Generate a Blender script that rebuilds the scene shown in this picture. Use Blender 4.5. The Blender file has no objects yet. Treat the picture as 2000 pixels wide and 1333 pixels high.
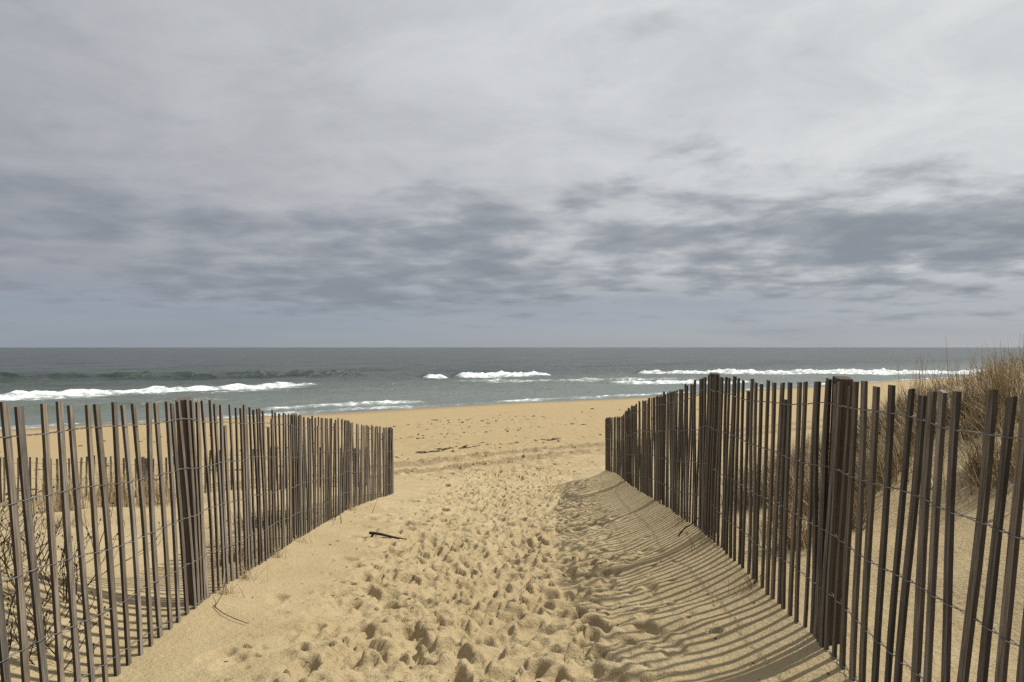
import bpy, math, random
import numpy as np
from mathutils import Matrix, Vector

random.seed(7); rng = np.random.default_rng(11)
scene = bpy.context.scene
COL = scene.collection

# ------------------------------------------------------------------ camera
CAM_H = 5.1                       # metres above the sea; every "relative" height below is measured from the lens
FPX = 1500.0                      # focal length in pixels of the 2000 px wide photograph
cam_d = bpy.data.cameras.new('camera'); cam = bpy.data.objects.new('camera', cam_d); COL.objects.link(cam)
cam_d.sensor_width = 36.0; cam_d.lens = 36.0 * FPX / 2000.0
cam_d.clip_start = 0.05; cam_d.clip_end = 60000
cam.location = (0, 0, CAM_H)
cam.rotation_euler = (math.radians(90.0 + 0.47), 0, 0)
cam_d.dof.use_dof = False
scene.camera = cam

# ------------------------------------------------------------------ light
SUN_EL = math.radians(51); SUN_AZ = math.radians(-14)     # azimuth measured from +X towards -Y; here a little ahead of the camera's right
sun_dir = Vector((math.cos(SUN_EL) * math.cos(-SUN_AZ), math.cos(SUN_EL) * math.sin(-SUN_AZ), math.sin(SUN_EL)))
sl = bpy.data.lights.new('sun', 'SUN'); so = bpy.data.objects.new('sun', sl); COL.objects.link(so)
sl.energy = 5.0; sl.angle = math.radians(1.5); sl.color = (1.0, 0.95, 0.86)
so.rotation_euler = sun_dir.to_track_quat('Z', 'Y').to_euler()
so.location = (20, 8, 30)

scene.view_settings.view_transform = 'Standard'; scene.view_settings.look = 'None'
scene.view_settings.exposure = 0.0; scene.view_settings.gamma = 1.0
scene.view_settings.use_curve_mapping = False
scene.cycles.use_denoising = False
scene.cycles.max_bounces = 6
scene.cycles.sample_clamp_direct = 5.0; scene.cycles.sample_clamp_indirect = 4.0

# ------------------------------------------------------------------ node helpers
class NT:
    def __init__(s, tree): s.t = tree; s.n = tree.nodes; s.l = tree.links
    def node(s, typ, **kw):
        n = s.n.new(typ)
        for k, v in kw.items(): setattr(n, k, v)
        return n
    def put(s, sock, v):
        if hasattr(v, 'is_output') or isinstance(v, bpy.types.NodeSocket): s.l.new(v, sock)
        else: sock.default_value = v
    def m(s, op, a, b=None, c=None, clamp=False):
        n = s.node('ShaderNodeMath', operation=op, use_clamp=clamp)
        s.put(n.inputs[0], a)
        if b is not None: s.put(n.inputs[1], b)
        if c is not None: s.put(n.inputs[2], c)
        return n.outputs[0]
    def ss(s, x, a, b):
        n = s.node('ShaderNodeMapRange', interpolation_type='SMOOTHSTEP')
        s.put(n.inputs[0], x); n.inputs[1].default_value = a; n.inputs[2].default_value = b
        return n.outputs[0]
    def noise(s, vec, scale, detail=4, rough=0.55, dist=0.0, dims='3D'):
        n = s.node('ShaderNodeTexNoise', noise_dimensions=dims)
        if vec is not None: s.l.new(vec, n.inputs['Vector'])
        n.inputs['Scale'].default_value = scale; n.inputs['Detail'].default_value = detail
        n.inputs['Roughness'].default_value = rough; n.inputs['Distortion'].default_value = dist
        return n.outputs[0]
    def mix(s, f, a, b, blend='MIX'):
        n = s.node('ShaderNodeMix', data_type='RGBA', blend_type=blend)
        s.put(n.inputs[0], f)
        for i, v in ((6, a), (7, b)):
            if isinstance(v, (tuple, list)): v = (*v[:3], 1.0)
            s.put(n.inputs[i], v)
        return n.outputs[2]
    def vmul(s, v, k):
        n = s.node('ShaderNodeVectorMath', operation='MULTIPLY'); s.l.new(v, n.inputs[0]); n.inputs[1].default_value = k
        return n.outputs[0]
    def vadd(s, v, k):
        n = s.node('ShaderNodeVectorMath', operation='ADD'); s.l.new(v, n.inputs[0]); n.inputs[1].default_value = k
        return n.outputs[0]
    def bump(s, h, strength, dist, normal=None):
        n = s.node('ShaderNodeBump'); s.l.new(h, n.inputs['Height'])
        n.inputs['Strength'].default_value = strength; n.inputs['Distance'].default_value = dist
        if normal is not None: s.l.new(normal, n.inputs['Normal'])
        return n.outputs[0]

# ------------------------------------------------------------------ sky
def build_world():
    w = bpy.data.worlds.new('World'); scene.world = w; w.use_nodes = True
    t = NT(w.node_tree); t.n.clear()
    out = t.node('ShaderNodeOutputWorld')
    sky = t.node('ShaderNodeTexSky', sky_type='NISHITA'); sky.sun_disc = False
    sky.sun_elevation = SUN_EL
    sky.sun_rotation = math.pi / 2 + SUN_AZ       # clockwise from +Y
    sky.air_density = 1.0; sky.dust_density = 0.6; sky.ozone_density = 1.0
    bg1 = t.node('ShaderNodeBackground'); t.l.new(sky.outputs[0], bg1.inputs[0]); bg1.inputs[1].default_value = 0.058
    tc = t.node('ShaderNodeTexCoord'); D = tc.outputs['Generated']
    sep = t.node('ShaderNodeSeparateXYZ'); t.l.new(D, sep.inputs[0])
    z = t.m('MAXIMUM', sep.outputs[2], 0.0)
    inv = t.m('DIVIDE', 1.0, t.m('ADD', z, 0.13))
    px = t.m('MULTIPLY', sep.outputs[0], inv); py = t.m('MULTIPLY', sep.outputs[1], inv)
    cmb = t.node('ShaderNodeCombineXYZ'); t.l.new(px, cmb.inputs[0]); t.l.new(py, cmb.inputs[1])
    P = t.vadd(cmb.outputs[0], (3.7, 1.3, 0.0))
    # glow of the veiled sun through the overcast
    dt = t.node('ShaderNodeVectorMath', operation='DOT_PRODUCT'); t.l.new(D, dt.inputs[0]); dt.inputs[1].default_value = sun_dir
    toward = t.ss(dt.outputs['Value'], -0.30, 0.78)
    # thin high sheet
    n_hi = t.noise(P, 2.0, 9, 0.64, 0.5)
    sheet_a = t.mix(toward, (0.36, 0.372, 0.415), (0.74, 0.76, 0.765))
    sheet_b = t.mix(toward, (0.30, 0.31, 0.355), (0.60, 0.62, 0.635))
    sheet = t.mix(t.ss(n_hi, 0.25, 0.72), sheet_b, sheet_a)
    # low broken bank of darker cloud
    n1 = t.noise(P, 2.7, 10, 0.55, 0.1)
    n2 = t.noise(t.vadd(P, (9.1, 4.2, 0)), 0.62, 3, 0.5)
    nn = t.m('ADD', t.m('MULTIPLY', n1, 0.75), t.m('MULTIPLY', n2, 0.55))
    up = t.ss(z, 0.145, 0.235)          # the bank thins out overhead
    thr = t.m('ADD', 0.565, t.m('MULTIPLY', up, 0.22))
    e = t.m('SUBTRACT', nn, thr)
    dark = t.ss(e, -0.10, 0.10)
    core = t.ss(e, 0.0, 0.24)
    body = t.mix(toward, (0.30, 0.325, 0.375), (0.40, 0.425, 0.455))
    deep = t.mix(toward, (0.245, 0.272, 0.32), (0.225, 0.255, 0.295))
    cl = t.mix(core, body, deep)
    col = t.mix(t.m('MULTIPLY', dark, 0.92), sheet, cl)
    # distant base of the bank melting into the horizon
    n3 = t.noise(t.vmul(D, (2.2, 2.2, 30.0)), 1.0, 4, 0.5)
    far = t.mix(toward, (0.30, 0.345, 0.41), (0.47, 0.49, 0.52))
    far = t.mix(t.m('MULTIPLY', t.ss(n3, 0.4, 0.7), 0.35), far, (0.235, 0.28, 0.36))
    lowmask = t.ss(t.m('ADD', z, t.m('MULTIPLY', t.m('SUBTRACT', nn, 0.62), 0.16)), 0.090, 0.035)
    col = t.mix(lowmask, col, far)
    bg2 = t.node('ShaderNodeBackground'); t.l.new(col, bg2.inputs[0]); bg2.inputs[1].default_value = 1.0
    mx = t.node('ShaderNodeMixShader')
    cov = t.m('SUBTRACT', 1.0, t.m('MULTIPLY', t.ss(z, 0.05, 0.0), 0.18))
    t.l.new(cov, mx.inputs[0]); t.l.new(bg1.outputs[0], mx.inputs[1]); t.l.new(bg2.outputs[0], mx.inputs[2])
    t.l.new(mx.outputs[0], out.inputs[0])
build_world()

# ------------------------------------------------------------------ numeric helpers
def sstep(a, b, x):
    t = np.clip((x - a) / (b - a), 0, 1); return t * t * (3 - 2 * t)
def _hash(ix, iy, seed):
    h = (ix.astype(np.int64) * 374761393 + iy.astype(np.int64) * 668265263 + seed * 974634777) & 0xFFFFFFFF
    h = ((h ^ (h >> 13)) * 1274126177) & 0xFFFFFFFF
    h = (h ^ (h >> 16)) & 0xFFFFFFFF
    return h
def pnoise(x, y, seed=0):
    x = np.asarray(x, float); y = np.asarray(y, float)
    ix = np.floor(x); iy = np.floor(y); fx = x - ix; fy = y - iy
    u = fx * fx * fx * (fx * (fx * 6 - 15) + 10); v = fy * fy * fy * (fy * (fy * 6 - 15) + 10)
    def g(dx, dy):
        a = _hash(ix + dx, iy + dy, seed) * (2 * math.pi / 4294967296.0)
        return np.cos(a) * (fx - dx) + np.sin(a) * (fy - dy)
    a = g(0, 0); b = g(1, 0); c = g(0, 1); d = g(1, 1)
    return (a + (b - a) * u + (c - a) * v + (a - b - c + d) * u * v) * 1.5
def fbm(x, y, octv=4, seed=0, gain=0.5):
    s = 0; a = 1.0
    for o in range(octv):
        s = s + a * pnoise(x * 2 ** o, y * 2 ** o, seed + o * 17); a *= gain
    return s
def table(pts, win=0.9):
    ys = np.arange(-60, 140, 0.05); xs, zs = zip(*pts)
    v = np.interp(ys, xs, zs); k = max(1, int(win / 0.05)); ker = np.hanning(k + 2)[1:-1]; ker /= ker.sum()
    vv = np.convolve(np.pad(v, k, mode='edge'), ker, mode='same')[k:-k]
    return lambda q: np.interp(q, ys, vv)

# lines of the two fences and the heights of the sand (relative to the lens)
XL = table([(-8, -2.0), (2.95, -1.92), (4.69, -1.89), (7.6, -2.10), (10.5, -2.22), (13.5, -2.09), (16, -2.1)])
XR = table([(-8, 1.0), (0, 1.20), (2.1, 1.33), (3.56, 1.425), (6, 1.51), (8.8, 1.65), (11.8, 1.75), (15, 1.83), (18, 1.9)])
ZC = table([(-8, -1.5), (2, -1.56), (4, -1.62), (6, -1.80), (9, -2.12), (12, -2.47), (15, -2.8), (18, -2.98), (24, -3.2)])
ZR = table([(-8, -1.36), (2.1, -1.36), (3.56, -1.365), (6, -1.45), (8.8, -1.75), (11.8, -2.08), (15, -2.40), (17, -2.8), (22, -3.1)])
ZL = table([(-8, -1.5), (2.95, -1.55), (3.75, -1.58), (4.69, -1.55), (7.6, -1.88), (10.5, -2.2), (13.5, -2.57), (16, -2.83), (20, -3.05)])
AR = table([(-8, 1.1), (2, 1.12), (5, 1.12), (7, 1.06), (8.5, .92), (10, 0.70), (12, 0.42), (15, 0.1), (16.5, 0)], 1.4)
TOPL = table([(-8, -.15), (2.5, -.20), (3.1, -.235), (3.75, -.285), (4.69, -.33), (6.3, -.51), (7.6, -.68), (9.3, -.87), (10.4, -1.0), (10.7, -1.07), (13.5, -1.43), (16, -1.6)], 0.4)
TOPR = table([(-8, -.1), (2.1, -.134), (3.56, -.155), (4.6, -.205), (5.7, -.222), (6.0, -.215), (7, -.364), (8.8, -.565), (10, -.70), (11.7, -.95), (12.1, -1.08), (13, -1.18), (15, -1.39), (18, -1.6)], 0.3)
LEANL = table([(-8, .09), (3.3, .09), (4.7, .055), (7, .02), (10, 0), (20, 0)])
LEANR = table([(-8, .09), (2.1, .085), (3, .055), (4.5, .035), (6, .02), (9, 0), (20, 0)])

def shore_d(X, Y):              # metres inland from the water's edge
    return (70 + 0.78 * X - Y) * 0.7885 + 1.3 * np.sin((X * .7885 + Y * .615) * 0.055 + 1.0) + 0.5 * np.sin((X * .7885 + Y * .615) * 0.19)
def ground_base(X, Y):
    X = np.asarray(X, float); Y = np.asarray(Y, float)
    di = shore_d(X, Y)
    up = np.where(di > 46, 46 + 8 * np.tanh((di - 46) / 30), di)
    beach = -CAM_H + np.where(di > 0, 0.05 * up, np.maximum(0.045 * di, -6.0))
    yr = Y - 0.78 * np.maximum(X - 2.0, 0) * sstep(2, 7, X)
    yl = Y + 0.28 * np.maximum(-X - 2.2, 0)
    xl = XL(Y); xr = XR(Y); zc = ZC(Y)
    zr = ZR(yr); zl = ZL(yl)
    inside = zc + (zr - zc) * np.exp(-np.maximum(xr - X, 0) / 0.55) + (zl - zc) * np.exp(-np.maximum(X - xl, 0) / 0.6)
    # lip of blown sand at the far end of the right-hand fence
    inside = inside + 0.16 * np.exp(-((X - 1.25) / 0.55) ** 2 - ((Y - 13.2) / 1.5) ** 2)
    rx = np.maximum(X - xr, 0)
    right = zr + AR(yr) * (sstep(0.0, 3.6, rx) * 0.92 + 0.05 * np.minimum(rx, 12)) + 0.07 * fbm(X * 0.7, Y * 0.7, 3, 5) * sstep(0.2, 1.2, rx)
    lx = np.maximum(xl - X, 0)
    left = zl + 0.44 * np.exp(-((X + 3.25) / 0.75) ** 2 - ((Y - 3.9) / 1.25) ** 2) * sstep(0, .5, lx) \
        - 0.10 * sstep(0, .7, lx) * np.exp(-((Y - 6.3) / 1.3) ** 2) \
        + 0.10 * fbm(X * 0.5 + 3, Y * 0.5, 3, 9) * sstep(0.2, 1.4, lx)
    z = np.where(X > xr, right, np.where(X < xl, left, inside))
    yb = np.where(X > 0, yr, yl)
    k = sstep(14.8, 19.5, yb)
    z = z * (1 - k) + beach * k
    z = z + 0.035 * fbm(X * 0.35, Y * 0.35, 3, 21) * sstep(16, 20, yb) * sstep(-3, 3, di)
    return z
def gz(x, y): return float(ground_base(np.array([x]), np.array([y]))[0]) + CAM_H

def link_mesh(name, verts, faces, mat, smooth=True):
    me = bpy.data.meshes.new(name)
    me.from_pydata(verts, [], faces); me.update()
    if smooth: me.shade_smooth()
    me.materials.append(mat)
    o = bpy.data.objects.new(name, me); COL.objects.link(o)
    return o
def grid_mesh(name, V, nr, nc, mat):
    idx = np.arange(nr * nc, dtype=np.int32).reshape(nr, nc)
    q = np.stack([idx[:-1, :-1], idx[:-1, 1:], idx[1:, 1:], idx[1:, :-1]], -1).reshape(-1, 4)
    me = bpy.data.meshes.new(name)
    me.vertices.add(nr * nc); me.vertices.foreach_set('co', V.astype(np.float32).ravel())
    me.loops.add(q.size); me.loops.foreach_set('vertex_index', q.ravel())
    me.polygons.add(len(q)); me.polygons.foreach_set('loop_start', np.arange(0, q.size, 4, dtype=np.int32))
    me.polygons.foreach_set('loop_total', np.full(len(q), 4, np.int32))
    me.update(calc_edges=True); me.shade_smooth(); me.materials.append(mat)
    o = bpy.data.objects.new(name, me); COL.objects.link(o)
    return o
def tag(o, label=None, cat=None, group=None, kind=None):
    if label: o['label'] = label
    if cat: o['category'] = cat
    if group: o['group'] = group
    if kind: o['kind'] = kind
    return o

def new_mat(name):
    m = bpy.data.materials.new(name); m.use_nodes = True
    t = NT(m.node_tree); b = t.n['Principled BSDF']
    return m, t, b

# ------------------------------------------------------------------ materials
def sand_material():
    m, t, b = new_mat('sand')
    geo = t.node('ShaderNodeNewGeometry'); P = geo.outputs['Position']
    att = t.node('ShaderNodeAttribute', attribute_name='damp')
    fine = t.noise(P, 420, 2, 0.7)
    grain = t.noise(P, 95, 3, 0.65)
    patch = t.noise(P, 1.6, 5, 0.6)
    big = t.noise(P, 0.25, 3, 0.5)
    c = t.mix(t.ss(patch, 0.3, 0.7), (0.350, 0.274, 0.153), (0.430, 0.350, 0.210))
    c = t.mix(t.m('MULTIPLY', t.ss(big, 0.3, 0.7), 0.5), c, (0.36, 0.275, 0.150))
    c = t.mix(t.m('MULTIPLY', att.outputs['Fac'], 0.85), c, (0.345, 0.258, 0.136))
    # wet strip at the very edge of the water
    wet = t.node('ShaderNodeAttribute', attribute_name='wet')
    c = t.mix(t.m('MULTIPLY', wet.outputs['Fac'], 0.7), c, (0.17, 0.115, 0.055))
    c = t.mix(t.ss(grain, 0.52, 0.72), c, (0.27, 0.19, 0.095))
    speck = t.ss(fine, 0.64, 0.74)
    c = t.mix(t.m('MULTIPLY', speck, 0.55), c, (0.12, 0.085, 0.05))
    lite = t.ss(t.noise(t.vadd(P, (5, 3, 1)), 300, 2, 0.7), 0.62, 0.72)
    c = t.mix(t.m('MULTIPLY', lite, 0.4), c, (0.62, 0.52, 0.33))
    t.l.new(c, b.inputs['Base Color'])
    t.l.new(t.m('SUBTRACT', 0.92, t.m('MULTIPLY', wet.outputs['Fac'], 0.45)), b.inputs['Roughness']); b.inputs['Specular IOR Level'].default_value = 0.2
    n0 = t.bump(t.noise(P, 13, 4, 0.6), 0.35, 0.03)
    n1 = t.bump(t.noise(P, 34, 5, 0.7), 0.8, 0.022, n0)
    n2 = t.bump(grain, 0.5, 0.006, n1)
    t.l.new(n2, b.inputs['Normal'])
    return m
def wood_material(name, a, bcol, c3, edge_shade=0.0):
    m, t, b = new_mat(name)
    tc = t.node('ShaderNodeTexCoord'); oi = t.node('ShaderNodeObjectInfo')
    r = oi.outputs['Random']
    off = t.node('ShaderNodeCombineXYZ'); t.l.new(t.m('MULTIPLY', r, 37.0), off.inputs[0]); t.l.new(t.m('MULTIPLY', r, 91.0), off.inputs[2])
    ad = t.node('ShaderNodeVectorMath', operation='ADD'); t.l.new(tc.outputs['Object'], ad.inputs[0]); t.l.new(off.outputs[0], ad.inputs[1])
    P = ad.outputs[0]
    grain = t.noise(t.vmul(P, (190, 190, 5)), 1.0, 5, 0.65, 0.3)
    saw = t.noise(t.vmul(P, (20, 20, 160)), 1.0, 2, 0.5)
    blot = t.noise(t.vmul(P, (14, 14, 3.2)), 1.0, 4, 0.6)
    c = t.mix(t.ss(grain, 0.33, 0.68), a, bcol)
    c = t.mix(t.m('MULTIPLY', t.ss(blot, 0.45, 0.75), 0.65), c, c3)
    c = t.mix(t.m('MULTIPLY', t.ss(saw, 0.55, 0.75), 0.22), c, (0.26, 0.22, 0.18))
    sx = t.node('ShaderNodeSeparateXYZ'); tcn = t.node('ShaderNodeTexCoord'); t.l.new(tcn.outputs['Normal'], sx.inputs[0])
    edge = t.ss(t.m('ABSOLUTE', sx.outputs[0]), 0.55, 0.85)      # shade of the narrow edge faces, painted into their colour
    c = t.mix(t.m('MULTIPLY', edge, edge_shade), c, (0.030, 0.024, 0.019))
    rv = t.node('ShaderNodeHueSaturation'); t.l.new(c, rv.inputs['Color'])
    t.l.new(t.m('ADD', 0.60, t.m('MULTIPLY', r, 0.85)), rv.inputs['Value'])
    t.l.new(t.m('ADD', 0.75, t.m('MULTIPLY', t.m('FRACT', t.m('MULTIPLY', r, 17.3)), 0.5)), rv.inputs['Saturation'])
    t.l.new(rv.outputs[0], b.inputs['Base Color'])
    b.inputs['Roughness'].default_value = 0.8; b.inputs['Specular IOR Level'].default_value = 0.25
    t.l.new(t.bump(grain, 0.6, 0.003), b.inputs['Normal'])
    return m
def plain(name, col, rough=0.7, metal=0.0, var=0.0):
    m, t, b = new_mat(name)
    if var:
        tc = t.node('ShaderNodeTexCoord')
        n = t.noise(tc.outputs['Object'], 40, 3, 0.6)
        c = t.mix(t.ss(n, 0.3, 0.7), tuple(x * (1 - var) for x in col), tuple(min(1, x * (1 + var)) for x in col))
        t.l.new(c, b.inputs['Base Color'])
    else: b.inputs['Base Color'].default_value = (*col, 1)
    b.inputs['Roughness'].default_value = rough; b.inputs['Metallic'].default_value = metal
    b.inputs['Specular IOR Level'].default_value = 0.3
    return m
def blade_material(name, c0, c1, c2):
    m, t, b = new_mat(name)
    a = t.node('ShaderNodeAttribute', attribute_name='tint').outputs['Fac']
    r = t.node('ShaderNodeValToRGB'); e = r.color_ramp.elements
    e[0].color = (*c0, 1); e[1].color = (*c2, 1); x = e.new(0.5); x.color = (*c1, 1)
    t.l.new(a, r.inputs[0]); t.l.new(r.outputs[0], b.inputs['Base Color'])
    b.inputs['Roughness'].default_value = 0.65; b.inputs['Specular IOR Level'].default_value = 0.25
    return m
def sea_material():
    m, t, b = new_mat('sea_water')
    geo = t.node('ShaderNodeNewGeometry'); P = geo.outputs['Position']
    fo = t.node('ShaderNodeAttribute', attribute_name='foam').outputs['Fac']
    rot = t.node('ShaderNodeVectorRotate'); t.l.new(P, rot.inputs['Vector']); rot.inputs['Axis'].default_value = (0, 0, 1)
    rot.inputs['Angle'].default_value = -math.atan2(0.615, 0.7885)
    S = rot.outputs[0]                                   # x along the shore, y offshore
    big = t.noise(t.vmul(S, (0.035, 0.11, 1)), 1.0, 4, 0.6)
    mid = t.noise(t.vmul(S, (0.28, 0.75, 1)), 1.0, 4, 0.6)
    sml = t.noise(t.vmul(S, (1.6, 2.8, 1)), 1.0, 4, 0.65)
    c = t.mix(t.ss(big, 0.35, 0.65), (0.018, 0.028, 0.026), (0.042, 0.056, 0.050))
    sy = t.node('ShaderNodeSeparateXYZ'); t.l.new(S, sy.inputs[0])
    shallow = t.ss(t.m('ADD', t.m('SUBTRACT', sy.outputs[1], 55.2), t.m('MULTIPLY', t.m('SUBTRACT', big, 0.5), 60.0)), 75.0, 5.0)
    c = t.mix(shallow, c, (0.105, 0.125, 0.108))         # sand stirred up over the bar
    b.inputs['IOR'].default_value = 1.33
    fn = t.noise(t.vmul(S, (0.9, 1.6, 1.5)), 1.0, 7, 0.72)
    f2 = t.ss(t.m('ADD', fo, t.m('MULTIPLY', t.m('SUBTRACT', fn, 0.5), 2.5)), 0.36, 0.84)
    f2 = t.m('MULTIPLY', f2, t.ss(fo, 0.02, 0.15))
    film = t.m('MULTIPLY', t.ss(t.m('ADD', fo, t.m('MULTIPLY', t.m('SUBTRACT', fn, 0.5), 0.8)), 0.10, 0.5), t.ss(fo, 0.01, 0.2))
    c = t.mix(t.m('MULTIPLY', film, 0.5), c, (0.42, 0.46, 0.46))
    c = t.mix(f2, c, t.mix(t.ss(fn, 0.3, 0.65), (0.36, 0.41, 0.42), (0.78, 0.80, 0.80)))
    t.l.new(c, b.inputs['Base Color'])
    t.l.new(t.m('ADD', 0.30, t.m('MULTIPLY', f2, 0.6)), b.inputs['Roughness'])
    n1 = t.bump(mid, 0.9, 0.75); n2 = t.bump(sml, 0.8, 0.13, n1)
    t.l.new(n2, b.inputs['Normal'])
    return m

M_SAND = sand_material()
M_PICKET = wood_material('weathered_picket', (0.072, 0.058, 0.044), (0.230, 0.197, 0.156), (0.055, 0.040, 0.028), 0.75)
M_POST = wood_material('weathered_post', (0.075, 0.052, 0.038), (0.15, 0.11, 0.082), (0.045, 0.03, 0.022))
M_WIRE = plain('galvanised_wire', (0.21, 0.20, 0.185), 0.5, 0.6, 0.4)
M_GRASS = blade_material('dry_grass', (0.15, 0.108, 0.062), (0.34, 0.26, 0.15), (0.56, 0.46, 0.29))
M_BRUSH = blade_material('dead_brush', (0.045, 0.030, 0.020), (0.11, 0.075, 0.045), (0.24, 0.165, 0.09))
M_TWIG = plain('dark_twig', (0.05, 0.036, 0.026), 0.85, 0, 0.4)
M_CHAR = plain('charred_wood', (0.022, 0.018, 0.016), 0.8, 0, 0.4)
M_PALE = plain('bleached_wood', (0.50, 0.44, 0.36), 0.8, 0, 0.25)
M_WRACK = blade_material('seaweed_wrack', (0.02, 0.015, 0.01), (0.05, 0.036, 0.022), (0.11, 0.075, 0.04))
M_SEA = sea_material()

# ------------------------------------------------------------------ ground: one sheet
def axis_x():
    fine = np.arange(-2.2, 1.9, 0.0135); out = []
    s = 0.0135; p = 0.0
    while p < 5000: s *= 1.05; p += s; out.append(p)
    out = np.array(out)
    return np.concatenate([(fine[0] - out)[::-1], fine, fine[-1] + out])
def axis_y():
    ys = [1.8]
    while ys[-1] < 29: ys.append(ys[-1] + (0.036 if 18.0 < ys[-1] < 27.0 else max(0.0115, 0.0032 * ys[-1])))
    s = ys[-1] - ys[-2]
    while ys[-1] < 5000: s *= 1.035; ys.append(ys[-1] + s)
    back = []; s = 0.02; p = 1.8
    while p > -400: s *= 1.12; p -= s; back.append(p)
    return np.array(back[::-1] + ys)
def build_ground():
    xs = axis_x(); ys = axis_y()
    X, Y = np.meshgrid(xs, ys)
    Z = ground_base(X, Y)
    H = np.zeros_like(Z)
    # --- soft lumps: trampled middle of the path, wind ripples by the right-hand fence
    xl = XL(Y); xr = XR(Y)
    cen = -0.30 + 0.012 * (Y - 4)
    half = 0.92 + 0.055 * np.clip(Y - 4, 0, 12)
    tr = (1 - sstep(0.75, 1.25, np.abs(X - cen) / half)) * sstep(1.0, 2.2, Y) * (1 - sstep(20, 34, Y))
    near = (np.abs(X) < 9) & (Y > 1.5) & (Y < 60)
    xn, yn = X[near], Y[near]; trn = tr[near]
    xrn = xr[near]; xln = xl[near]
    wx = xn + 0.10 * fbm(xn * 3, yn * 3, 2, 61); wy = yn + 0.10 * fbm(xn * 3 + 7, yn * 3, 2, 62)
    h = trn * (0.026 * fbm(wx * 3.4, wy * 2.8, 5, 1, 0.58) + 0.016 * np.abs(fbm(wx * 10, wy * 9, 3, 2, 0.6)) + 0.013 * np.maximum(0, fbm(xn * 19, yn * 16, 3, 71, 0.6) - .22) - 0.012 * np.maximum(0, fbm(wx * 7, wy * 9, 3, 72, 0.6) - .25))
    h += 0.010 * fbm(xn * 1.7, yn * 1.4, 3, 3) + 0.0022 * fbm(xn * 16, yn * 14, 3, 4)
    rip = sstep(1.7, 0.4, xrn - xn) * (xn < xrn + 0.3)
    ph = yn * 15.0 + 2.6 * fbm(xn * 1.1, yn * 1.1, 3, 8) + xn * 2.0
    h += rip * (0.007 * np.sin(ph) * (0.5 + 0.5 * pnoise(xn * 2, yn * 2, 12)) + 0.020 * fbm(xn * 2.2, yn * 2.8, 3, 14) * sstep(0.15, 0.6, xrn - xn))
    lp = sstep(15, 19, yn) * (1 - sstep(45, 60, yn))
    h += lp * (0.022 * fbm(xn * 2.0, yn * 1.6, 4, 31))
    H[near] = h
    # --- footprints
    r = np.random.default_rng(5)
    prints = []
    for i in range(1500):
        y = 2.6 + 16 * r.random() ** 1.15
        hw = 0.95 + 0.05 * max(0, min(12, y - 4)); c = -0.28 + 0.012 * (y - 4)
        x = c + r.normal() * hw * 0.55
        if x < float(XL(y)) + 0.55 or x > float(XR(y)) - 0.45: continue
        prints.append((x, y, r.normal() * 0.75 + (math.pi if r.random() < .5 else 0), 0.012 + 0.050 * r.random() ** 2.4, 0.62 + 0.50 * r.random()))
    for i in range(170):                                  # a few stray ones on the smooth sides
        y = 3.2 + 11 * r.random(); x = float(XL(y)) + 0.35 + (float(XR(y)) - float(XL(y)) - 0.7) * r.random()
        prints.append((x, y, r.normal() * 0.5, 0.015 + 0.02 * r.random(), 0.8 + 0.4 * r.random()))
    pits = []
    for i in range(2300):                                 # small pits: heels, paws, crumbled rims
        y = 2.6 + 13 * r.random() ** 1.2; c = -0.25 + 0.012 * (y - 4)
        x = c + r.normal() * 0.62
        if x < float(XL(y)) + 0.4 or x > float(XR(y)) - 0.3: continue
        pits.append((x, y, r.random() * 6.28, 0.010 + 0.030 * r.random() ** 1.6, 0.16 + 0.34 * r.random() ** 1.5))
    for i in range(650):                                  # over the beach
        y = 17 + 26 * r.random() ** 1.4; x = (r.random() - .5) * 0.75 * y
        if shore_d(np.array(x), np.array(y)) < 6: continue
        prints.append((x, y, r.random() * 6.28, 0.03 + 0.035 * r.random(), 1.2 + 0.8 * r.random()))
    def stamp(plist):
        for (fx, fy, a, D, sc) in plist:
            R = 0.30 * sc
            i0, i1 = np.searchsorted(ys, [fy - R, fy + R]); j0, j1 = np.searchsorted(xs, [fx - R, fx + R])
            if i1 - i0 < 2 or j1 - j0 < 2: continue
            sx = X[i0:i1, j0:j1] - fx; sy = Y[i0:i1, j0:j1] - fy
            u = sx * math.sin(a) + sy * math.cos(a); v = sx * math.cos(a) - sy * math.sin(a)
            wob = 0.20 * fbm(sx * 11 + fx * 50, sy * 14 + fy * 31, 2, 77)
            w = 0.050 + 0.012 * np.tanh(u / 0.06)
            rr = (np.abs(u / (0.135 * sc)) ** 2.4 + np.abs(v / (w * sc)) ** 2.4) ** (1 / 2.4) + wob
            ins = 1 - sstep(0.74, 1.03, rr)
            rim = np.exp(-((rr - 1.28) / 0.24) ** 2) * (0.55 - 0.45 * np.tanh(u / 0.1)) * (0.75 + 0.9 * fbm(sx * 22 + fx * 9, sy * 22 + fy * 9, 2, 78))
            tilt = 1 + 0.35 * u / 0.14
            blk = H[i0:i1, j0:j1]
            room = np.clip(1 - np.maximum(blk, 0) / 0.022, 0, 1) * np.clip(1 + blk / 0.05, 0.3, 1)
            H[i0:i1, j0:j1] = blk * (1 - 0.85 * ins) - D * ins * tilt + 0.38 * D * rim * room
    stamp(prints)
    nb = (ys > 1.8) & (ys < 16); i0, i1 = np.where(nb)[0][[0, -1]]; j0, j1 = np.searchsorted(xs, [-2.5, 2.2])
    B = H[i0:i1, j0:j1]
    for _ in range(1):
        B[1:-1] = 0.25 * B[:-2] + 0.5 * B[1:-1] + 0.25 * B[2:]
        B[:, 1:-1] = 0.25 * B[:, :-2] + 0.5 * B[:, 1:-1] + 0.25 * B[:, 2:]
    stamp(pits)
    B *= 1.0 + 0.55 * tr[i0:i1, j0:j1]
    B[:] = np.where(B > 0, 0.05 * np.tanh(B / 0.05), B)
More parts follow.
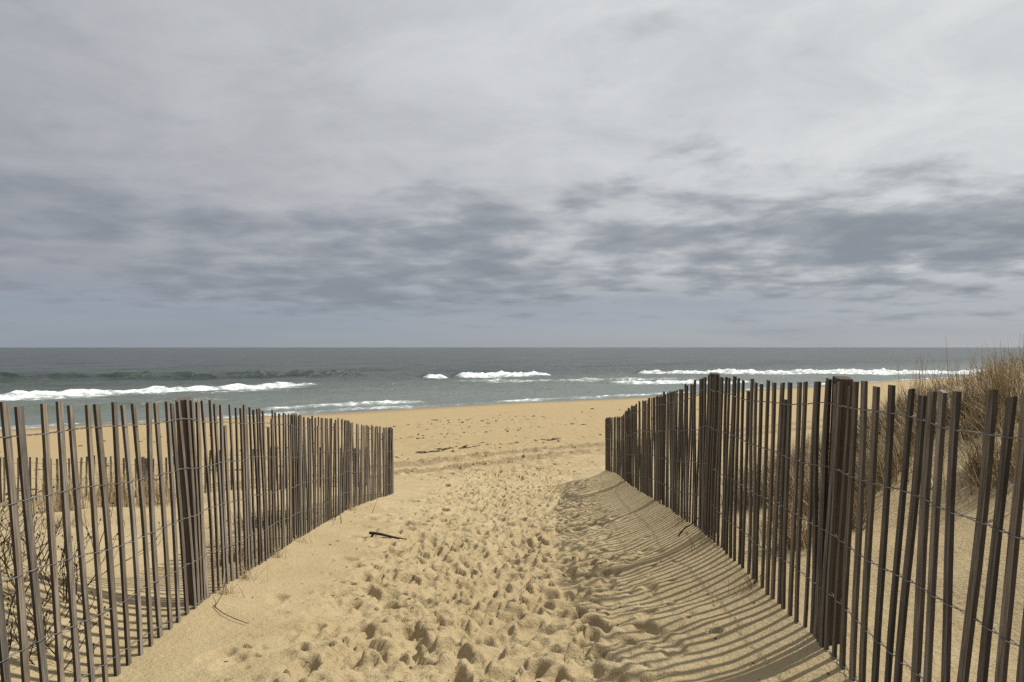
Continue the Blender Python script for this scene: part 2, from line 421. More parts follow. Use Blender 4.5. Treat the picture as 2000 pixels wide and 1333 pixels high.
    B += tr[i0:i1, j0:j1] * 0.0055 * fbm(X[i0:i1, j0:j1] * 24, Y[i0:i1, j0:j1] * 20, 2, 93)
    # --- vehicle tracks along the beach, parallel to the water
    ux, uy = 0.7885, 0.615
    q = (Y - 21.9 - 0.80 * X) * 0.78
    s = X * ux + Y * uy
    tm = (np.abs(X) < 16) & (np.abs(q) < 3)
    qq = q[tm] + 0.12 * np.sin(s[tm] * 0.35); s2 = s[tm]
    dz = np.zeros_like(qq)
    for c0 in (-0.85, 0.80):
        k = qq - c0
        tread = 0.6 + 0.4 * np.sign(np.sin(s2 * 17 + np.abs(k) * 12))
        dz += -0.085 * (np.abs(k) < 0.16) * tread + 0.075 * np.exp(-((np.abs(k) - 0.23) / 0.07) ** 2) * (0.7 + 0.6 * pnoise(s2 * 3, k * 4, 3))
    H[tm] += dz + 0.05 * np.exp(-((np.abs(qq) - 0.83) / 0.4) ** 2) * np.maximum(0, fbm(s2 * 5, qq * 6, 3, 46))
    churn = np.zeros_like(Z)
    cm = sum(np.exp(-((qq - c0 - o_) / 0.21) ** 2) for c0 in (-0.85, 0.80) for o_ in (-.26, .22))
    churn[tm] = np.clip(cm, 0, 1) * sstep(-0.75, 0.05, fbm(s2 * 2.0, qq * 4, 3, 44))
    V = np.stack([X, Y, Z + H + CAM_H], -1).reshape(-1, 3)
    g = grid_mesh('ground', V, len(ys), len(xs), M_SAND)
    di = shore_d(X, Y)
    damp = (sstep(17, 30, Y) * sstep(60, 36, di + 0 * Y)).ravel()
    wet = (sstep(6.0, -0.3, di + 0.5 * fbm(X * .15, Y * .15, 2, 4))).ravel()
    wet = np.maximum(wet, churn.ravel())
    for n, a in (('damp', damp), ('wet', wet)):
        at = g.data.attributes.new(n, 'FLOAT', 'POINT'); at.data.foreach_set('value', a.astype(np.float32))
    tag(g, 'trampled sandy path running down onto the wide tan beach', None, kind='structure')
build_ground()

# ------------------------------------------------------------------ sea
def build_sea():
    def ax(lo, hi, step, gr, far_lo, far_hi):
        f = np.arange(lo, hi, step); a = []; s = step; p = f[-1]
        while p < far_hi: s *= gr; p += s; a.append(p)
        b = []; s = step; p = lo
        while p > far_lo: s *= gr; p -= s; b.append(p)
        return np.concatenate([np.array(b[::-1]), f, np.array(a)])
    ss = ax(-85, 150, 0.55, 1.09, -26000, 26000)
    dd = ax(-4, 105, 0.26, 1.055, -9, 26000)
    S, Dm = np.meshgrid(ss, dd)
    X = S * .7885 - Dm * .615; Y = 70 + S * .615 + Dm * .7885
    fade = 1 - sstep(150, 700, np.abs(Dm)) ; fade = fade * (1 - sstep(200, 700, np.abs(S)))
    sh = sstep(-2, 14, Dm)
    warp = 2.2 * fbm(S * 0.02, Dm * 0.03, 3, 41)
    Z = fade * sh * (0.16 * np.sin((Dm + 3 * warp) * 2 * math.pi / 19) * (0.6 + 0.8 * fbm(S * .02, Dm * .02, 2, 45))
                     + 0.17 * fbm(S * 0.07, Dm * 0.24, 4, 42, 0.6) + 0.07 * fbm(S * .30, Dm * .8, 3, 43))
    F = np.zeros_like(Z)
    def ridge(pts, h, front, back, foam, trail=0.0, wob=0.7, seed=0, ends=4.0, ft=0.5):
        sx = [p[0] for p in pts]; dv = [p[1] for p in pts]
        line = np.interp(S, sx, dv) + wob * fbm(S * 0.11, S * 0 + seed, 3, 50 + seed)
        env = sstep(sx[0] - .1, sx[0] + ends, S) * (1 - sstep(sx[-1] - ends, sx[-1] + .1, S))
        env = env * (0.8 + 0.35 * pnoise(S * 0.25, S * 0 + 3.3, seed + 7))
        k = Dm - line
        prof = np.where(k < 0, np.exp(-(k / front) ** 2), np.exp(-(k / back) ** 2))
        nonlocal Z, F
        Z = Z + h * env * (0.85 + 0.3 * fbm(S * .5, Dm * .5, 2, seed + 90)) * prof - 0.25 * h * env * np.exp(-((k + 3.2 * front) / (1.6 * front)) ** 2)
        if foam:
            ff = foam * env * sstep(-2.3 * front, -0.9 * front, k) * (1 - sstep(ft * 0.2, ft, k))
            F = np.maximum(F, ff)
            if trail:
                tt = env * sstep(-2.3 * front - trail, -2.0 * front, k) * (1 - sstep(0, 0.8, k)) * 0.50 * (0.7 + 0.9 * fbm(S * 0.12, Dm * 0.35, 3, 60 + seed))
                F = np.maximum(F, tt)
    ridge([(-84, 27), (-60, 30), (-36, 34.5), (-18, 40), (2, 44.2)], 0.70, 0.65, 3.0, 1.05, 11, 0.9, 1, 5)
    ridge([(-60, 88), (-26, 84), (0, 78), (28, 72)], 1.15, 1.7, 4.0, 0, 0, 1.2, 2, 12)
    ridge([(-80, 66), (-50, 66), (-20, 63)], 0.40, 1.5, 4.0, 0, 0, 1.2, 12, 12)
    ridge([(24.5, 56.2), (29.5, 55.8)], 0.75, 0.8, 3.0, 1.2, 3, 0.4, 3, 1.5, 0.8)
    ridge([(30.5, 55.8), (40, 55.2), (51, 53.6)], 0.85, 0.8, 3.0, 1.2, 9, 0.5, 4, 2.5, 0.9)
    ridge([(18, 41), (30, 36), (42, 30), (56, 25)], 0.40, 0.8, 3.0, 0.45, 6, 1.0, 5, 5)
    ridge([(34, 24), (39, 20), (47, 15.5), (55, 12)], 0.45, 0.7, 2.5, 1.0, 5, 0.5, 6, 3)
    ridge([(67, 48), (72, 44.6), (82, 38.5)], 0.7, 0.8, 3.0, 1.1, 3, 0.5, 7, 2)
    ridge([(79, 42), (90, 36), (106, 24), (124, 10), (149, -3)], 0.8, 1.3, 3.5, 1.25, 12, 0.9, 8, 3, 1.6)
    ridge([(84, 33), (100, 20), (118, 6)], 0.45, 0.9, 2.5, 1.1, 5, 0.8, 14, 3, 1.0)
    ridge([(-84, 15), (-60, 16), (-36, 17.5), (-16, 19)], 0.85, 1.1, 2.5, 0, 0, 0.7, 9, 8)
    ridge([(-22, 8.0), (-10, 6.9), (-4, 6.5)], 0.25, 0.5, 1.5, 0.62, 2, 0.4, 10, 3)
    ridge([(-84, 3.0), (-30, 2.6), (0, 2.2), (60, 2.0), (140, 2)], 0.08, 0.5, 1.2, 0.30, 1.5, 0.8, 11, 5)
    Z = Z + 0.22 * np.clip(F, 0, 1) * fbm(S * 0.8, Dm * 1.1, 3, 99, 0.65)
    V = np.stack([X, Y, Z], -1).reshape(-1, 3)
    o = grid_mesh('sea', V, len(dd), len(ss), M_SEA)
    at = o.data.attributes.new('foam', 'FLOAT', 'POINT'); at.data.foreach_set('value', F.astype(np.float32).ravel())
    tag(o, 'grey green sea with white breakers rolling in', None, kind='structure')
build_sea()

# ------------------------------------------------------------------ fences
def picket_mesh(i):
    r = random.Random(100 + i)
    L = 1.46; n = 8; w = 0.0172 * r.uniform(0.88, 1.10); th = 0.0062 * r.uniform(0.9, 1.2)
    bow = r.uniform(-.010, .010); bow2 = r.uniform(-.008, .008); kink = r.uniform(.3, .9); ka = r.choice([0, 0, 0, .012, -.014])
    vs = []; fs = []
    for k in range(n + 1):
        t = k / n; z = L * t
        ox = bow * math.sin(t * math.pi) + bow2 * math.sin(t * 2 * math.pi) + ka * max(0, t - kink); oy = bow2 * math.sin(t * math.pi * 1.5)
        ww = w * (1 + r.uniform(-.05, .05)); tt = th * (1 + r.uniform(-.08, .08))
        sl = r.uniform(-.004, .004) if k == n else 0
        vs += [(ox - ww, oy - tt, z - sl), (ox + ww, oy - tt, z + sl), (ox + ww, oy + tt, z + sl), (ox - ww, oy + tt, z - sl)]
    for k in range(n):
        b = 4 * k
        for a in range(4):
            c = (a + 1) % 4; fs.append((b + a, b + c, b + 4 + c, b + 4 + a))
    fs += [(3, 2, 1, 0), (4 * n, 4 * n + 1, 4 * n + 2, 4 * n + 3)]
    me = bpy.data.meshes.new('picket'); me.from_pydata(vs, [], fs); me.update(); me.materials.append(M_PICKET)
    return me
PICKETS = [picket_mesh(i) for i in range(14)]
PL = 1.46
def post_mesh(size, L):
    h = size / 2; bv = size * 0.12; vs = []; fs = []
    ring = [(-h + bv, -h), (h - bv, -h), (h, -h + bv), (h, h - bv), (h - bv, h), (-h + bv, h), (-h, h - bv), (-h, -h + bv)]
    for k, z in enumerate((0, L * .35, L * .7, L - .006, L)):
        s = 0.95 if k == 4 else 1.0; ox = (0, .004, -.003, 0, 0)[k]
        vs += [(x * s + ox, y * s, z + (0.006 * x / h if k >= 3 else 0)) for x, y in ring]
    for k in range(4):
        for a in range(8):
            c = (a + 1) % 8; fs.append((k * 8 + a, k * 8 + c, k * 8 + 8 + c, k * 8 + 8 + a))
    fs += [tuple(range(7, -1, -1)), tuple(range(32, 40))]
    me = bpy.data.meshes.new('post'); me.from_pydata(vs, [], fs); me.update(); me.materials.append(M_POST)
    return me
def tube(pts, rad, sides=4):
    vs = []; fs = []; n = len(pts)
    for i, p in enumerate(pts):
        d = (Vector(pts[min(i + 1, n - 1)]) - Vector(pts[max(i - 1, 0)])).normalized()
        a = d.cross(Vector((0, 0, 1)));
        if a.length < 1e-3: a = Vector((1, 0, 0))
        a.normalize(); b = d.cross(a)
        rr = rad[i] if hasattr(rad, '__len__') else rad
        for k in range(sides):
            an = 2 * math.pi * k / sides
            vs.append(tuple(Vector(p) + a * (math.cos(an) * rr) + b * (math.sin(an) * rr)))
    for i in range(n - 1):
        for k in range(sides):
            c = (k + 1) % sides; fs.append((i * sides + k, i * sides + c, (i + 1) * sides + c, (i + 1) * sides + k))
    fs.append(tuple(range(sides - 1, -1, -1))); fs.append(tuple(range((n - 1) * sides, n * sides)))
    return vs, fs
def merge(parts):
    V = []; F = []
    for vs, fs in parts:
        o = len(V); V += vs; F += [tuple(i + o for i in f) for f in fs]
    return V, F

def build_fence(line, top, lean, side, params, posts, wires, label, base, post_size, seed, special=None, wire_r=0.0020):
    """line(u)->(x,y); top(u)->world height; lean(u)->outward slope; side = unit sign of the outward normal"""
    r = random.Random(seed)
    root = bpy.data.objects.new('sand_fence', None); COL.objects.link(root)
    root.location = base; root.empty_display_size = 0.2
    inv = Matrix.Translation(-Vector(base))
    tag(root, label, 'fence')
    def child(name, me, M):
        o = bpy.data.objects.new(name, me); COL.objects.link(o); o.parent = root; o.matrix_local = inv @ M
        return o
    def frame(u, ln, along):
        p0 = Vector((*line(u - .05), 0)); p1 = Vector((*line(u + .05), 0)); T = (p1 - p0).normalized()
        N = Vector((-T.y, T.x, 0)) * side           # outward, away from the path
        up = (Vector((0, 0, 1)) + N * ln + T * along).normalized()
        return T, N, up
    us = []; u = params[0]
    while u < params[1]:
        us.append(u)
        dp = min([abs(u - p) for p in posts] + [9])
        u += (params[2] * 0.50 if dp < 0.10 else params[2] * (1.0 if u < 4.8 else 0.93)) * r.uniform(0.90, 1.10)
    rec = []
    for i, u in enumerate(us):
        T, N, up = frame(u, lean(u), 0)
        along = r.gauss(0, .008) + (r.gauss(0, .022) if r.random() < .08 else 0)
        out = r.gauss(0, .007)
        upv = (up + T * along + N * out).normalized()
        x, y = line(u); zt = top(u) + r.gauss(0, .009) + (r.choice([-.05, -.09, .02]) if r.random() < .05 else 0)
        drop = special.get(i, 0) if special else 0
        zt -= drop
        # the pickets are set out at their feet and lean outwards from there
        zb = top(u) - 1.24
        foot = Vector((x, y, zb)); topp = foot + upv * ((zt - zb) / upv.z)
        org = topp - upv * PL
        tw = r.gauss(0, .055)
        Tx = (T * math.cos(tw) + N * math.sin(tw)); Tx = (Tx - upv * Tx.dot(upv)).normalized(); Ny = upv.cross(Tx)
        M = Matrix(((Tx.x, Ny.x, upv.x, org.x), (Tx.y, Ny.y, upv.y, org.y), (Tx.z, Ny.z, upv.z, org.z), (0, 0, 0, 1)))
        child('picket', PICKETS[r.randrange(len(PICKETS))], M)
        tp2 = foot + upv * ((top(u) - zb) / upv.z)
        rec.append((tp2, upv, T, N))
    for k, pu in enumerate(posts):
        T, N, up = frame(pu, lean(pu), 0)
        x, y = line(pu); zt = top(pu) + 0.016
        sz = post_size * (1.0 if k % 2 == 0 else 0.9); Lp = 1.6
        foot = Vector((x, y, top(pu) - 1.24)) + N * (0.012 + sz / 2)
        topp = foot + up * ((zt - foot.z) / up.z); org = topp - up * Lp
        Tx = (T - up * T.dot(up)).normalized(); Ny = up.cross(Tx)
        M = Matrix(((Tx.x, Ny.x, up.x, org.x), (Tx.y, Ny.y, up.y, org.y), (Tx.z, Ny.z, up.z, org.z), (0, 0, 0, 1)))
        child('post', post_mesh(sz, Lp), M)
    for wi, w in enumerate(wires):
        strands = []
        for sgn in (1, -1):
            pts = []
            for i, (tp, up, T, N) in enumerate(rec):
                sag = 0.010 * math.sin(i * .23 + wi * 1.7) + 0.006 * math.sin(i * .71 + wi)
                c = tp - up * (w + sag) ; s = sgn * (1 if i % 2 == 0 else -1)
                o1 = N * (s * (0.0085 + wire_r))
                pts.append(c - T * .015 + o1); pts.append(c + T * .015 + o1 + up * 0.001)
                if i + 1 < len(rec):
                    tp2, up2, _, _ = rec[i + 1]; c2 = tp2 - up2 * (w + 0.010 * math.sin((i + 1) * .23 + wi * 1.7) + 0.006 * math.sin((i + 1) * .71 + wi))
                    gap = (c2 - c).length
                    if gap > 0.06:
                        for q, (a_, b_) in ((.38, (0, 1)), (.5, (-1, 0)), (.62, (0, -1))):
                            pts.append(c.lerp(c2, q) + up * (wire_r * 1.1 * b_ * s) + N * (wire_r * 1.1 * a_ * s))
            strands.append(tube([tuple(p - Vector(base)) for p in pts], wire_r, 4))
        V, F = merge(strands)
        me = bpy.data.meshes.new('wire'); me.from_pydata(V, [], F); me.update(); me.shade_smooth(); me.materials.append(M_WIRE)
        o = bpy.data.objects.new('wire', me); COL.objects.link(o); o.parent = root
    return root, rec

WIRES = (.115, .395, .685, .965, 1.215)
left_root, left_rec = build_fence(lambda y: (float(XL(y)), y), lambda y: float(TOPL(y)) + CAM_H, lambda y: float(LEANL(y)), 1,
    (2.0, 13.55, 0.108), [4.69, 7.6, 10.5, 13.45], WIRES,
    'long sunlit slatted sand fence with wire, left of the sandy path', (-1.95, 4.69, gz(-1.95, 4.69)), 0.066, 3, {33: .12, 44: .16, 52: .10})
right_root, right_rec = build_fence(lambda y: (float(XR(y)), y), lambda y: float(TOPR(y)) + CAM_H, lambda y: float(LEANR(y)), -1,
    (1.35, 15.05, 0.102), [3.56, 6.0, 8.8, 11.8, 15.0], WIRES,
    'long shaded dark slatted sand fence with wire, right of the sandy path', (1.495, 3.56, gz(1.495, 3.56)), 0.075, 4, {30: .10, 37: .05})
BA, BB = Vector((-10.4, 13.35)), Vector((-3.0, 16.0))
BLEN = (BB - BA).length
def bline(u):
    p = BA.lerp(BB, u / BLEN); return (p.x, p.y + 0.12 * math.sin(u * .9))
def btop(u):
    x, y = bline(u); return gz(x, y) + 0.80 + 0.05 * math.sin(u * 1.3)
build_fence(bline, btop, lambda u: 0.01 * math.sin(u * 2), 1, (0.0, BLEN, 0.105), [1.2, 3.6, 6.0, 7.6], (.115, .395, .685),
    'low half buried slatted fence across the dune behind the left fence', (BA.x + 4, BA.y + 1.4, gz(BA.x + 4, BA.y + 1.4)), 0.08, 5)

# ------------------------------------------------------------------ plants
def blades(n, spot, hgt, wid, lean, bend, r, droop=0.0):
    """n grass blades; spot(r)->(x,y,z) root; returns verts, faces, tint"""
    V = []; F = []; T = []
    for i in range(n):
        x, y, z = spot(r); h = hgt * r.uniform(.45, 1.15); az = r.uniform(0, 2 * math.pi)
        ld = Vector((math.cos(az), math.sin(az), 0)) * abs(r.gauss(0, lean)) + Vector((-0.25, 0.05, 0)) * lean
        d = Vector((ld.x, ld.y, 1)).normalized(); bd = Vector((math.cos(az + r.gauss(0, .6)), math.sin(az + r.gauss(0, .6)), -0.25)) * bend * r.uniform(.2, 1.3)
        side = Vector((-math.sin(az), math.cos(az), 0)) if r.random() < .5 else Vector((math.cos(az * 3), math.sin(az * 3), 0))
        w = wid * r.uniform(.6, 1.3); p = Vector((x, y, z - .02)); o = len(V); seg = 4; tint = min(1, max(0, r.gauss(.5, .26)))
        for k in range(seg + 1):
            t = k / seg; ww = w * (1 - t * .85)
            V += [tuple(p - side * ww), tuple(p + side * ww)]; T += [tint, tint]
            d = (d + bd * (0.6 * t) + Vector((0, 0, -droop * t))).normalized(); p = p + d * (h / seg)
        for k in range(seg): F.append((o + 2 * k, o + 2 * k + 1, o + 2 * k + 3, o + 2 * k + 2))
    return V, F, T
def finish(name, V, F, T, mat, base):
    b = Vector(base); V = [tuple(Vector(v) - b) for v in V]
    o = link_mesh(name, V, F, mat, smooth=False); o.location = base
    at = o.data.attributes.new('tint', 'FLOAT', 'POINT'); at.data.foreach_set('value', np.array(T, np.float32))
    return o
def clump(name, cx, cy, rad, n, h, label, cat='grass', mat=None, seed=0, lean=.28, bend=.35, wid=.0034, droop=0.1, group=None):
    r = random.Random(seed)
    def spot(r):
        a = r.uniform(0, 6.283); q = rad * min(1.15, abs(r.gauss(0, .55))); x = cx + q * math.cos(a); y = cy + q * math.sin(a) * .9
        return x, y, gz_fast(x, y)
    V, F, T = blades(n, spot, h, wid, lean, bend, r, droop)
    o = finish(name, V, F, T, mat or M_GRASS, (cx, cy, gz(cx, cy)))
    return tag(o, label, cat, group, 'thing')
_gx = np.arange(-14, 16, .08); _gy = np.arange(0, 26, .08); _GX, _GY = np.meshgrid(_gx, _gy); _GZ = ground_base(_GX, _GY) + CAM_H
def gz_fast(x, y):
    i = min(len(_gy) - 1, max(0, int(round((y - _gy[0]) / .08)))); j = min(len(_gx) - 1, max(0, int(round((x - _gx[0]) / .08))))
    return float(_GZ[i, j])

_PN = pnoise(_GX * 1.7, _GY * 1.7, 3)
def patch_at(x, y):
    return _PN[min(len(_gy) - 1, max(0, int(round((y - _gy[0]) / .08)))), min(len(_gx) - 1, max(0, int(round((x - _gx[0]) / .08))))]
def at(px, Y): return (px - 1000) * Y / FPX
# right-hand dune
clump('beach_grass', at(1955, 6.2), 6.2, .32, 210, .54, 'tallest dry beach grass clump, on the dune crest at the right edge', seed=1, lean=.22, bend=.25, droop=.02)
clump('beach_grass', at(1800, 7.4), 7.4, .40, 130, .62, 'sparse wispy beach grass stems against the surf on the right dune', seed=2, lean=.20, bend=.22, droop=.0)
clump('beach_grass', at(1990, 5.0), 5.0, .45, 420, .40, 'dry grass clump bending over the sand at the right picture edge', seed=3, lean=.35, bend=.45)
clump('beach_grass', at(1700, 6.0), 6.0, .45, 420, .38, 'tan grass clump just behind the right fence, right of its big near post', seed=4, lean=.35, bend=.45)
clump('beach_grass', at(1530, 6.9), 6.9, .35, 260, .40, 'grass clump behind the right fence, between its two nearest posts', seed=5, lean=.3, bend=.4)
clump('beach_grass', at(1560, 5.2), 5.2, .28, 260, .34, 'low tan grass clump close behind the right fence, left of its big near post', seed=6, lean=.5, bend=.6, droop=.3)
clump('beach_grass', at(1440, 7.6), 7.6, .35, 220, .38, 'tan grass clump behind the right fence, just right of its second post', seed=7, lean=.4, bend=.5, droop=.2)
def dune_mass():
    r = random.Random(77); V = []; F = []; T = []
    def spot(r):
        while True:
            Y = 4.2 + 5.0 * r.random() ** 2.5; px = r.uniform(1440, 2120); x = at(px, Y)
            if x < float(XR(Y)) + .25: continue
            z = gz_fast(x, Y); py = 679 - (z - CAM_H) * FPX / Y
            lim = 1030 - 0.46 * max(0, px - 1640)
            if py > lim + 45 * math.sin(px * .05): continue
            if patch_at(x, Y) < -0.06 or (py < 790 and r.random() < .72): continue
            return x, Y, z
    a = blades(8500, spot, .30, .0036, .45, .7, r, .25)
    o = finish('dune_grass', *a, M_GRASS, (2.6, 6, gz(2.6, 6)))
    tag(o, 'tangled dry grass covering the upper slope of the right dune', 'grass', kind='stuff')
    a = blades(5200, spot, .28, .0034, .6, 1.0, r, .5)
    o = finish('dead_brush', *a, M_BRUSH, (2.7, 6, gz(2.7, 6)))
    tag(o, 'dark dead stems matted among the dune grass on the right', 'brush', kind='stuff')
dune_mass()
# left: grass in front of the low fence
clump('beach_grass', at(130, 12.0), 12.0, .75, 330, .75, 'tan grass clump by the low back fence, far left', seed=11, lean=.25, bend=.3, wid=.004)
clump('beach_grass', at(235, 12.4), 12.4, .75, 380, .80, 'tall tan grass clump by the low back fence, left of the tall left post', seed=12, lean=.25, bend=.3, wid=.004)
clump('beach_grass', at(320, 13.2), 13.2, .6, 240, .65, 'tan grass clump by the low back fence, seen just left of the tall left post', seed=13, lean=.25, bend=.3, wid=.004)
clump('dead_weed', at(540, 8.9), 8.9, .65, 800, .24, 'dark matted weed patch on the sand behind the left fence', 'weed', M_BRUSH, seed=14, lean=.6, bend=.8, wid=.004)
clump('dead_weed', at(120, 9.6), 9.6, .5, 120, .20, 'thin dark weed on pale sand in front of the far left grass', 'weed', M_BRUSH, seed=15, lean=.6, bend=.8, wid=.003)
clump('dead_weed', at(455, 6.4), 6.4, .32, 260, .20, 'low straw and dark weed close behind the left fence, right of its tall post', 'weed', M_BRUSH, seed=16, lean=.7, bend=.8, wid=.003)
# tufts along the feet of the fences
TUFTS = [(4.95, 90, .22, 'dry grass tuft at the left fence foot, next to the tall near post'),
         (5.45, 70, .26, 'dry grass tuft fanning onto the path from the left fence, second from the near post'),
         (6.45, 60, .20, 'small dry tuft at the left fence foot, halfway between the near and second posts'),
         (7.35, 50, .20, 'small dry tuft at the left fence foot by its second post'),
         (10.3, 90, .26, 'brown grass tuft at the left fence foot by its third post')]
for i, (y, n, h, lab) in enumerate(TUFTS):
    clump('grass_tuft', float(XL(y)) + .06, y, .13, n, h, lab, 'grass', None, 30 + i, lean=.8, bend=.6, wid=.0016, droop=.35)
RT = [(5.75, 60, .16, 'dark dead tuft at the right fence foot beside its second post'),
      (4.55, 70, .16, 'dark dead tuft at the right fence foot between the two nearest posts'),
      (6.9, 50, .16, 'dark dead tuft at the right fence foot just beyond its second post')]
for i, (y, n, h, lab) in enumerate(RT):
    clump('dead_tuft', float(XR(y)) - .03, y, .14, n, h, lab, 'weed', M_BRUSH, 40 + i, lean=.8, bend=.7, wid=.002, droop=.4)

def shrub(name, cx, cy, rad, h, n, label, seed):
    r = random.Random(seed); parts = []; base = Vector((cx, cy, gz(cx, cy)))
    def branch(p, d, L, rd, lev):
        pts = [tuple(p)]; q = p.copy(); dd = d.copy(); k = 4
        for i in range(k):
            dd = (dd + Vector((r.gauss(0, .15), r.gauss(0, .15), r.gauss(.10, .10)))).normalized(); q = q + dd * (L / k); pts.append(tuple(q))
            if lev > 0 and i >= 1 and r.random() < .8:
                nd = (dd + Vector((r.gauss(0, .6), r.gauss(0, .6), r.gauss(.2, .3)))).normalized()
                branch(q, nd, L * r.uniform(.35, .6), rd * .65, lev - 1)
        parts.append(tube(pts, [rd * (1 - .6 * i / k) for i in range(k + 1)], 3))
        if lev == 0 and r.random() < .6:
            e = Vector(pts[-1]); s = rd * 3.2
            parts.append(([tuple(e + Vector(v) * s) for v in ((1, 0, 0), (-.5, .8, 0), (-.5, -.8, 0), (0, 0, 1.6), (0, 0, -1))],
                          [(0, 1, 3), (1, 2, 3), (2, 0, 3), (1, 0, 4), (2, 1, 4), (0, 2, 4)]))
    for i in range(n):
        a = r.uniform(0, 6.28); q = rad * math.sqrt(r.random()); p = Vector((q * math.cos(a), q * math.sin(a), 0))
        p.z = gz_fast(cx + p.x, cy + p.y) - base.z - .02
        d = Vector((r.gauss(0, .55), r.gauss(0, .55), r.uniform(.35, 1))).normalized()
        branch(p, d, h * r.uniform(.5, 1), r.uniform(.0035, .0055), 2)
    V, F = merge(parts); o = link_mesh(name, V, F, M_TWIG, False); o.location = base
    return tag(o, label, 'shrub')
shrub('dead_shrub', -2.72, 4.2, .36, .44, 60, 'dark leafless twiggy shrub behind the left fence in the near corner', 3)
shrub('dead_shrub', -2.28, 3.7, .25, .26, 22, 'low tangle of bare twigs close against the left fence near its base', 4)

# ------------------------------------------------------------------ small things on the sand
def driftwood():
    Y = 8.0; x0 = at(722, Y); base = Vector((x0, Y, gz(x0, Y)))
    root = bpy.data.objects.new('driftwood_plank', None); COL.objects.link(root); root.location = base
    tag(root, 'short dark charred plank propped on the sand by the left fence', 'driftwood')
    r = random.Random(3); vs = []; fs = []; n = 8; L = .40
    for k in range(n + 1):
        t = k / n; w = .024 * (1 - .55 * t) * r.uniform(.85, 1.1); h = .011 * (1 - .5 * t) * r.uniform(.85, 1.15)
        c = Vector((L * t, -.09 * t + r.gauss(0, .003), .052 - .046 * t + .005 * math.sin(t * 6)))
        vs += [tuple(c + Vector((0, -w, -h))), tuple(c + Vector((0, w, -h * .8))), tuple(c + Vector((0, w * .9, h))), tuple(c + Vector((0, -w * .9, h * .9)))]
    for k in range(n):
        for a in range(4):
            c = (a + 1) % 4; fs.append((4 * k + a, 4 * k + 4 + a, 4 * k + 4 + c, 4 * k + c))
    fs += [(0, 1, 2, 3), (4 * n + 3, 4 * n + 2, 4 * n + 1, 4 * n)]
    o = link_mesh('plank', vs, fs, M_CHAR, False); o.parent = root
    v, f = tube([(.045, -.012, .048), (.03, -.03, .02), (.01, -.045, -.02)], [.014, .012, .011], 6)
    o = link_mesh('stub', v, f, M_CHAR, False); o.parent = root
driftwood()
def twig(name, pts, rad, mat, label, cat='twig'):
    b = Vector((pts[0][0], pts[0][1], gz(pts[0][0], pts[0][1])))
    P = []
    for (x, y, h) in pts: P.append(tuple(Vector((x, y, gz(x, y) + h)) - b))
    n = len(P); v, f = tube(P, [rad * (1 - .5 * i / n) for i in range(n)], 5)
    o = link_mesh(name, v, f, mat, True); o.location = b
    return tag(o, label, cat)
twig('twig', [(at(418, 4.66), 4.66, .012), (at(436, 4.56), 4.56, .014), (at(458, 4.5), 4.5, .012), (at(487, 4.45), 4.45, .008)], .003, M_TWIG, 'thin curved twig lying on smooth sand near the tall left post')
twig('twig', [(at(422, 4.66), 4.66, .01), (at(432, 4.72), 4.75, .06), (at(444, 4.9), 4.9, .13)], .0025, M_TWIG, 'thin upright twig leaning by the tall left post')
twig('reed_stem', [(at(727, 10.2), 10.2, 0), (at(735, 10.3), 10.3, .14), (at(746, 10.4), 10.4, .33)], .004, M_GRASS and plain('reed', (.25, .18, .09), .8), 'single thin reed stem standing near the far end of the left fence', 'reed')
twig('driftwood_branch', [(at(1962, 4.6), 4.6, .10), (at(1985, 4.55), 4.55, .14), (at(2020, 4.5), 4.5, .10), (at(2060, 4.4), 4.4, .02)], .014, M_PALE, 'bleached pale branch on the dune at the right picture edge', 'driftwood')
twig('driftwood_branch', [(float(XR(6.4)) - .14, 6.42, .0), (float(XR(6.4)) - .09, 6.38, .05), (float(XR(6.4)) - .04, 6.40, .04), (float(XR(6.3)) + .02, 6.3, .10)], .007, M_TWIG, 'dark dead branch poking out from the foot of the right fence', 'branch')

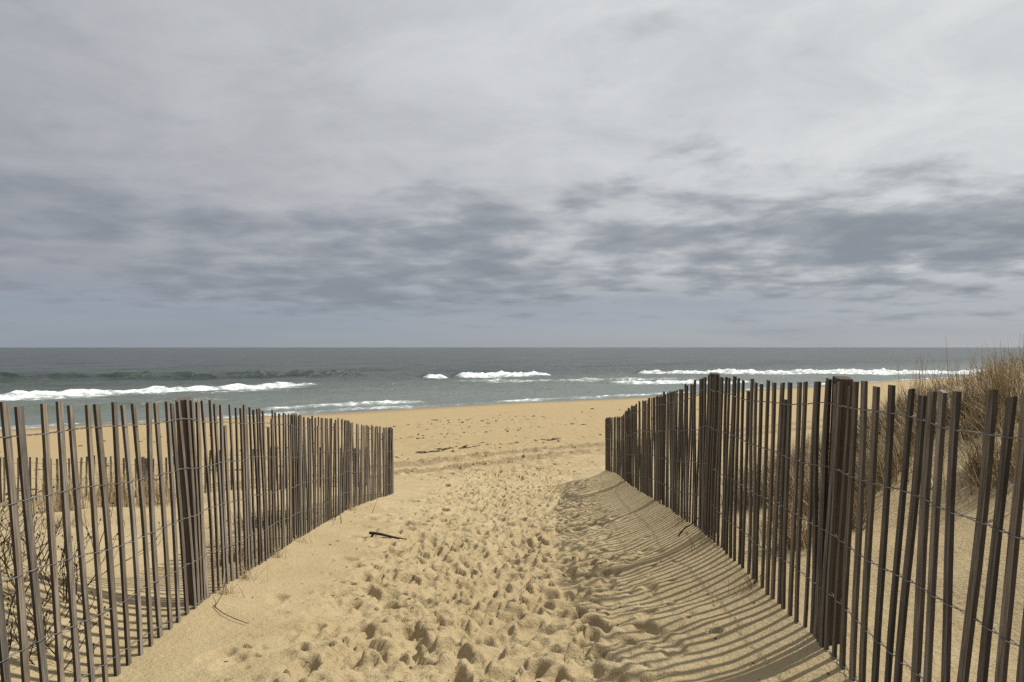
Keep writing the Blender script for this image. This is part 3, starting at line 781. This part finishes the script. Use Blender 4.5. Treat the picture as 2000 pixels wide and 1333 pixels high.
def scatter_debris():
    r = random.Random(9); V = []; F = []; T = []
    def bit(x, y, L, w, h):
        a = r.uniform(0, 6.28); z = gz_fast(x, y) if (abs(x) < 13 and y < 25) else gz(x, y); o = len(V); dx, dy = math.cos(a), math.sin(a)
        for k, (s, q) in enumerate(((-1, .5), (0, 1), (1, .4))):
            c = Vector((x + dx * L * s / 2, y + dy * L * s / 2, z))
            for v in ((-dy * w * q, dx * w * q, 0), (dy * w * q, -dx * w * q, 0), (0, 0, h * q * r.uniform(.6, 1.3))): V.append(tuple(c + Vector(v))); T.append(r.random())
        for k in range(2):
            b = o + 3 * k
            for e, g in ((0, 1), (1, 2), (2, 0)): F.append((b + e, b + g, b + 3 + g, b + 3 + e))
        F.append((o + 2, o + 1, o)); F.append((o + 6, o + 7, o + 8))
    # wrack lines parallel to the water
    for (c0, sp, n) in ((26.5, .45, 110), (34, .6, 60), (44, 2.5, 90)):
        for i in range(n):
            x = r.uniform(-.5, .36) * c0 if r.random() < .7 else r.gauss(-.05 * c0, .04 * c0)
            y = c0 + .78 * x + r.gauss(0, sp)
            if y < 17: continue
            bit(x, y, r.uniform(.08, .32), r.uniform(.03, .08), r.uniform(.02, .06))
    for i in range(130):
        y = 18 + 30 * r.random(); x = r.uniform(-.4, .4) * y
        if shore_d(np.array(x), np.array(y)) < 8: continue
        bit(x, y, r.uniform(.05, .2), r.uniform(.02, .05), r.uniform(.01, .03))
    o = finish('seaweed_wrack', V, F, T, M_WRACK, (0, 26, gz(0, 26)))
    tag(o, 'dark strands of wrack and debris scattered across the open beach', 'seaweed', kind='stuff')
    V.clear(); F.clear(); T.clear()
    for i in range(300):
        y = 2.8 + 11 * r.random() ** 1.3; x = float(XL(y)) + .1 + (float(XR(y)) - float(XL(y)) - .15) * r.random()
        bit(x, y, r.uniform(.006, .032), r.uniform(.001, .0025), r.uniform(.004, .010))
    o = finish('plant_litter', V, F, T, M_WRACK, (0, 5, gz(0, 5)))
    tag(o, 'tiny dark bits of plant litter strewn over the path', 'litter', kind='stuff')
scatter_debris()
